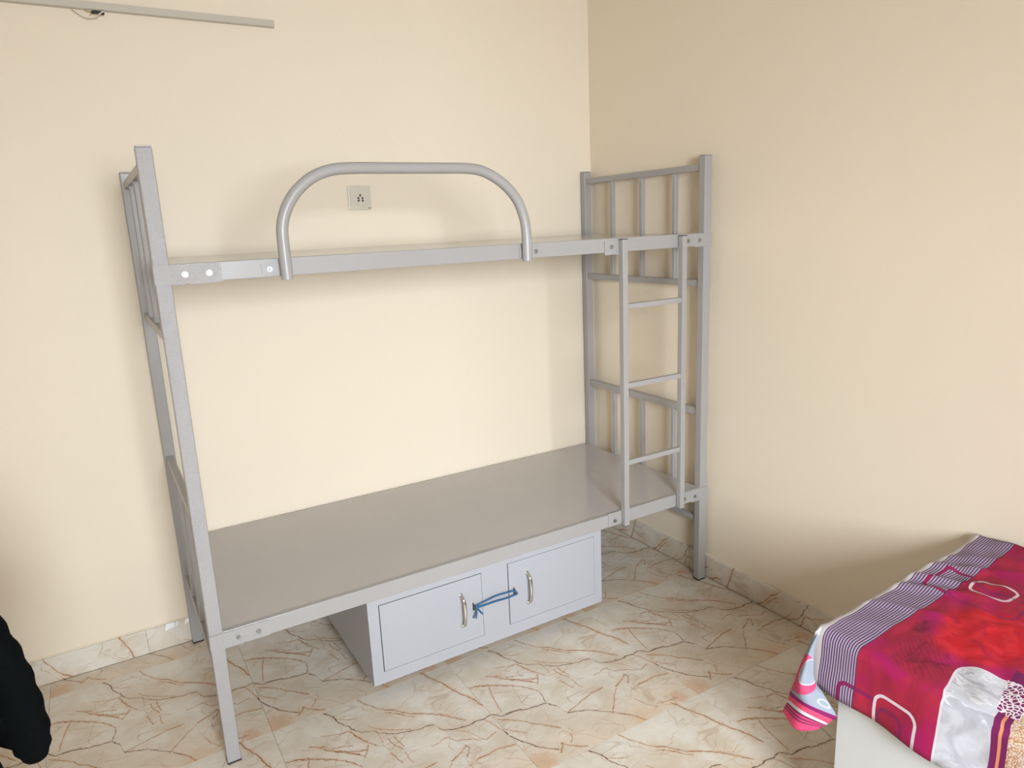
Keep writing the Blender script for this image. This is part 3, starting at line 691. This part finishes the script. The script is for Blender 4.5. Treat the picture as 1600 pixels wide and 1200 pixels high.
    fine = t.n('ShaderNodeTexNoise'); t.l(uv, fine.inputs['Vector']); fine.inputs['Scale'].default_value = 900
    t.bump(fine.outputs[0], .12, .001)
    return t.out(col, .75, 0., .25)
M_SHEET = mat_sheet()

def sheet_mesh():
    """cloth over the mattress: top, rounded left edge and a short drop; UV = metres along the cloth"""
    NA, NB = 64, 150; R = .022; DROP = .145
    # profile across: list of (a_cloth, dx from left edge, dz)
    prof = []
    for k in range(9): prof.append((-DROP + (DROP - R * 1.2) * k / 8, 0.0, -DROP + (DROP - R) * k / 8))
    for k in range(1, 6):
        an = math.pi / 2 * k / 6
        prof.append((-R * 1.2 + R * 1.2 * 2 * k / 6 - 0, R * (1 - math.cos(an)), -R + R * math.sin(an)))
    W_ = .762
    for k in range(NA + 1):
        prof.append((R * 1.2 + (W_ - R * 1.2) * k / NA, R + (W_ - R) * k / NA, 0.))
    bs = [0, .004, .010, .016, .022] + [.022 + (.50 - .022) * k / 90 for k in range(1, 91)] + [.5 + (BL - .5) * k / 40 for k in range(1, 41)]
    vs = []; uvs = []
    for j, b in enumerate(bs):
        for (a, dx, dz) in prof:
            x = xl(b) + dx * (1 + .045 * b / .76)
            y = ye(x) - b; z = ZT + dz
            top = min(1., max(0., (dx - .01) / .05))
            # folds: ridges running diagonally in from the far end, soft lumps elsewhere
            ph = (x * 1.0 + (b) * .9)
            fold = 0
            for c, h, wd in ((-.60, .006, .016), (-.47, .010, .018), (-.40, .012, .016), (-.30, .011, .018), (-.22, .007, .02), (-.12, .006, .025)):
                q = (x - c - b * 1.15 * (.45 + .5 * (c + .7))) / wd
                fold += h * math.exp(-q * q)
            fold *= math.exp(-(b / .22) ** 2) * (.35 + .65 * min(1, b / .03))
            lump = .006 * noise.noise(Vector((x * 7, y * 7, 0))) + .0025 * noise.noise(Vector((x * 22, y * 22, 3)))
            for s_, o_ in ((.33, .0), (.41, .15)):
                q = (b - s_ - .5 * (a - .02) * -1 - o_ * 0) / .02; lump += -.004 * math.exp(-q * q) * (1 if a > -.1 else .3)
            z += top * (fold + lump)
            if dx < .03:
                dr = max(0., -dz / DROP)
                x -= .004 + .010 * dr + .008 * dr * math.sin(b * 26 + .6) * min(1, b * 6) + .003 * noise.noise(Vector((b * 9, dr * 3, 7)))
            if b < .022:
                e = (1 - b / .022); z -= .010 * e * e * (1 if dx >= .03 else .4); y -= .004 * e
            # raised lip where the mattress meets the wall
            z += .014 * max(0., (dx - .64) / .12) ** 2 * math.exp(-(b / .5) ** 2) * top
            vs.append((x, y, z)); uvs.append((a, b))
    n = len(prof); fs = [(j * n + i, j * n + i + 1, (j + 1) * n + i + 1, (j + 1) * n + i) for j in range(len(bs) - 1) for i in range(n - 1)]
    me = bpy.data.meshes.new('bed_sheet'); me.from_pydata(vs, [], fs); me.update()
    lay = me.uv_layers.new(name='UVMap')
    for lp in me.loops: lay.data[lp.index].uv = uvs[lp.vertex_index]
    me.materials.append(M_SHEET)
    for p in me.polygons: p.use_smooth = True
    return me
sh = tagit(place(bpy.data.objects.new('bed_sheet', sheet_mesh()), None, (0, 0, 0)), 'crimson printed bed sheet with striped purple border over the box bed', 'bed sheet')
m_ = sh.modifiers.new('thickness', 'SOLIDIFY'); m_.thickness = .0016; m_.offset = 1

def mat_corner():
    t = NT('sheet_corner_print')
    uv = t.n('ShaderNodeUVMap', uv_map='UVMap').outputs[0]
    sep = t.n('ShaderNodeSeparateXYZ'); t.l(uv, sep.inputs[0]); s, v = sep.outputs[0], sep.outputs[1]
    nz = t.noise(uv, 8, 3)
    col = t.mix(nz.outputs[0], (.235, .26, .31), (.28, .305, .355))
    def ell(cs, cv, rs, rv): return t.math('ADD', t.math('POWER', t.math('DIVIDE', t.math('SUBTRACT', s, cs), rs), 2.), t.math('POWER', t.math('DIVIDE', t.math('SUBTRACT', v, cv), rv), 2.))
    pink = t.mix(nz.outputs[0], (.46, .04, .12), (.60, .08, .17))
    e1 = ell(.25, .49, .80, .20); e2 = ell(.68, .47, .40, .115)
    m1 = t.math('MULTIPLY', t.math('LESS_THAN', e1, 1.), t.math('GREATER_THAN', e2, 1.12)); col = t.mix(m1, col, pink)
    col = t.mix(t.math('MULTIPLY', t.math('COMPARE', e2, 1.06, .08), t.math('LESS_THAN', e1, 1.)), col, (.62, .57, .60))
    e3 = ell(.85, .715, .10, .022); col = t.mix(t.math('COMPARE', e3, 1., .35), col, (.45,.49,.56))
    for lo, hi, c in ((.77, .815, (.20, .012, .10)), (.815, .855, (.62, .06, .13)), (.855, .88, (.52, .49, .51)), (.88, .895, (.14, .02, .08)), (.895, .91, (.55, .05, .13)),
                      (.91, .922, (.14, .02, .08)), (.922, .935, (.50, .05, .12)), (.935, .945, (.14, .02, .08)), (.945, 1.2, (.66, .06, .16))):
        col = t.mix(t.math('COMPARE', v, (lo + hi) / 2, (hi - lo) / 2), col, c)
    col = t.mix(t.math('LESS_THAN', v, .09), col, (.60, .56, .57))
    return t.out(col, .75, 0., .25)
M_CORNER = mat_corner()
# the loose corner of the sheet hanging beyond the bed's far left corner: rows top to bottom, world points
CORNER = [
    (0, [(-0.8162, -1.89, 0.5839), (-0.812, -1.896, 0.595), (-0.8084, -1.9012, 0.6017)]),
    (0.1, [(-0.8102, -1.8811, 0.5635), (-0.8146, -1.8922, 0.575), (-0.8115, -1.8966, 0.5789)]),
    (0.25, [(-0.8129, -1.8683, 0.5232), (-0.821, -1.8831, 0.5364), (-0.8074, -1.885, 0.5343)]),
    (0.4, [(-0.8161, -1.8549, 0.4777), (-0.8255, -1.8765, 0.4957), (-0.8078, -1.8845, 0.4981)]),
    (0.55, [(-0.8215, -1.8472, 0.4383), (-0.8378, -1.8763, 0.4585), (-0.8053, -1.8881, 0.4529)]),
    (0.66, [(-0.825, -1.8422, 0.4137), (-0.8445, -1.8842, 0.4341), (-0.8106, -1.9155, 0.4363)]),
    (0.77, [(-0.8268, -1.8396, 0.4056), (-0.8468, -1.8984, 0.4157), (-0.8015, -1.9461, 0.3928)]),
    (0.815, [(-0.8275, -1.8386, 0.3937), (-0.8479, -1.8969, 0.4068), (-0.8056, -1.9402, 0.3823)]),
    (0.855, [(-0.829, -1.8364, 0.3813), (-0.8502, -1.8936, 0.3944), (-0.811, -1.9324, 0.3692)]),
    (0.88, [(-0.8299, -1.8351, 0.373), (-0.8519, -1.891, 0.3864), (-0.8134, -1.9289, 0.3643)]),
    (0.945, [(-0.8333, -1.8303, 0.3573), (-0.8547, -1.8871, 0.3638), (-0.819, -1.9209, 0.3559)]),
    (1.0, [(-0.835, -1.8277, 0.3447), (-0.85, -1.8763, 0.3345), (-0.8265, -1.9102, 0.3435)]),
]
def corner_mesh():
    rows = []
    for v, pts in CORNER:
        p = catmull(pts, 6); rows.append((v, p))
    n = len(rows[0][1]); vv = []; uvs = []
    # interpolate between rows
    dense = []
    for c in range(n):
        colp = catmull([r[1][c] for r in rows], 5); colv = catmull([(r[0], 0, 0) for r in rows], 5); dense.append((colp, colv))
    m = len(dense[0][0])
    for j in range(m):
        for c in range(n):
            vv.append(dense[c][0][j]); uvs.append((c / (n - 1), dense[c][1][j][0]))
    fs = [(j * n + i, j * n + i + 1, (j + 1) * n + i + 1, (j + 1) * n + i) for j in range(m - 1) for i in range(n - 1)]
    me = bpy.data.meshes.new('hanging_corner'); me.from_pydata([tuple(x) for x in vv], [], fs); me.update()
    lay = me.uv_layers.new(name='UVMap')
    for lp in me.loops: lay.data[lp.index].uv = uvs[lp.vertex_index]
    me.materials.append(M_CORNER)
    for p in me.polygons: p.use_smooth = True
    return me
hc = part('hanging_corner', corner_mesh(), sh, (0, 0, 0), 'pale blue loose corner with pink and maroon bands')
m_ = hc.modifiers.new('thickness', 'SOLIDIFY'); m_.thickness = .0016; m_.offset = 0

# ------------------------------------------------------------------ black jacket over a chair, lower left
chair = thing('wooden_chair', (-2.54, -1.60, 0), 'wooden chair at the left edge under the black jacket', 'chair')
CXa, CXb, CYa, CYb = -2.72, -2.385, -1.80, -1.44
boxpart('seat', (CXa, CYa, .43), (CXb, CYb - .03, .455), M_WOOD, chair, .006, 2)
for x in (CXa + .002, CXb - .034):
    boxpart('leg', (x, CYa + .01, 0), (x + .032, CYa + .042, .431), M_WOOD, chair, .003, 2)
    boxpart('leg', (x, CYb - .032, 0), (x + .032, CYb, .93), M_WOOD, chair, .003, 2)
for z in (.62, .76, .885): boxpart('back_slat', (CXa + .033, CYb - .026, z), (CXb - .033, CYb - .008, z + .045), M_WOOD, chair, .004, 2)

jk = thing('black_jacket', (-2.54, -1.45, .64), 'black jacket with one sleeve hanging down at the left edge', 'jacket')
def jacket_body():
    vs = []; n = 40; rows = []
    path = []                                     # front hem, up and over the chair back, down behind
    for k in range(14): path.append((-1.400 + .006 * math.sin(k * .9), .655 + (.935 - .655) * k / 13))
    for k in range(1, 8):
        a = math.pi * k / 8; path.append((-1.454 + .052 * math.cos(a), .935 + .035 * math.sin(a)))
    for k in range(14): path.append((-1.506, .935 - (.935 - .62) * k / 13))
    for j, (y, z) in enumerate(path):
        row = []
        for i in range(n + 1):
            s = i / n; x = -2.735 + (.335 + .050 * max(0, (.93 - z) / .27)) * s
            f = max(0, min(1, (.93 - z) / .2))
            yy_ = y + f * (.012 * math.sin(s * 21 + z * 3) + .010 * noise.noise(Vector((x * 9, z * 6, y))))
            zz = z + (0 if 2 < j < 32 else .018 * math.sin(s * 9) * (1 - min(j, len(path) - 1 - j) / 3)) - .010 * math.exp(-((s - 1) / .1) ** 2) * f
            vs.append((x, yy_, zz))
    w = n + 1
    fs = [(j * w + i, j * w + i + 1, (j + 1) * w + i + 1, (j + 1) * w + i) for j in range(len(path) - 1) for i in range(n)]
    me = bpy.data.meshes.new('jacket_body'); me.from_pydata(vs, [], fs); me.update(); me.materials.append(M_BLACK)
    for p in me.polygons: p.use_smooth = True
    return me
b_ = part('jacket_body', jacket_body(), jk)
m_ = b_.modifiers.new('thickness', 'SOLIDIFY'); m_.thickness = .005; m_.offset = 0
def sleeve(bm):
    ctrl = [((-2.4012, -1.39, 0.9655), 0.0258), ((-2.3818, -1.39, 0.9272), 0.0344), ((-2.3684, -1.39, 0.8645), 0.0387), ((-2.3531, -1.39, 0.8027), 0.0387), ((-2.3426, -1.39, 0.7411), 0.0365), ((-2.3359, -1.39, 0.6754), 0.0344), ((-2.3328, -1.39, 0.634), 0.0267), ((-2.3323, -1.39, 0.6121), 0.0155)]
    pts = catmull([c[0] for c in ctrl], 6); rad = [r[0] for r in catmull([(c[1], 0, 0) for c in ctrl], 6)]
    rad = [r * (1 + .05 * math.sin(i * 1.3)) for i, r in enumerate(rad)]
    add_tube(bm, pts, rad, 20, (1, .8), (1, 0, 0))
wpart('sleeve', sleeve, M_BLACK, jk, None, True)
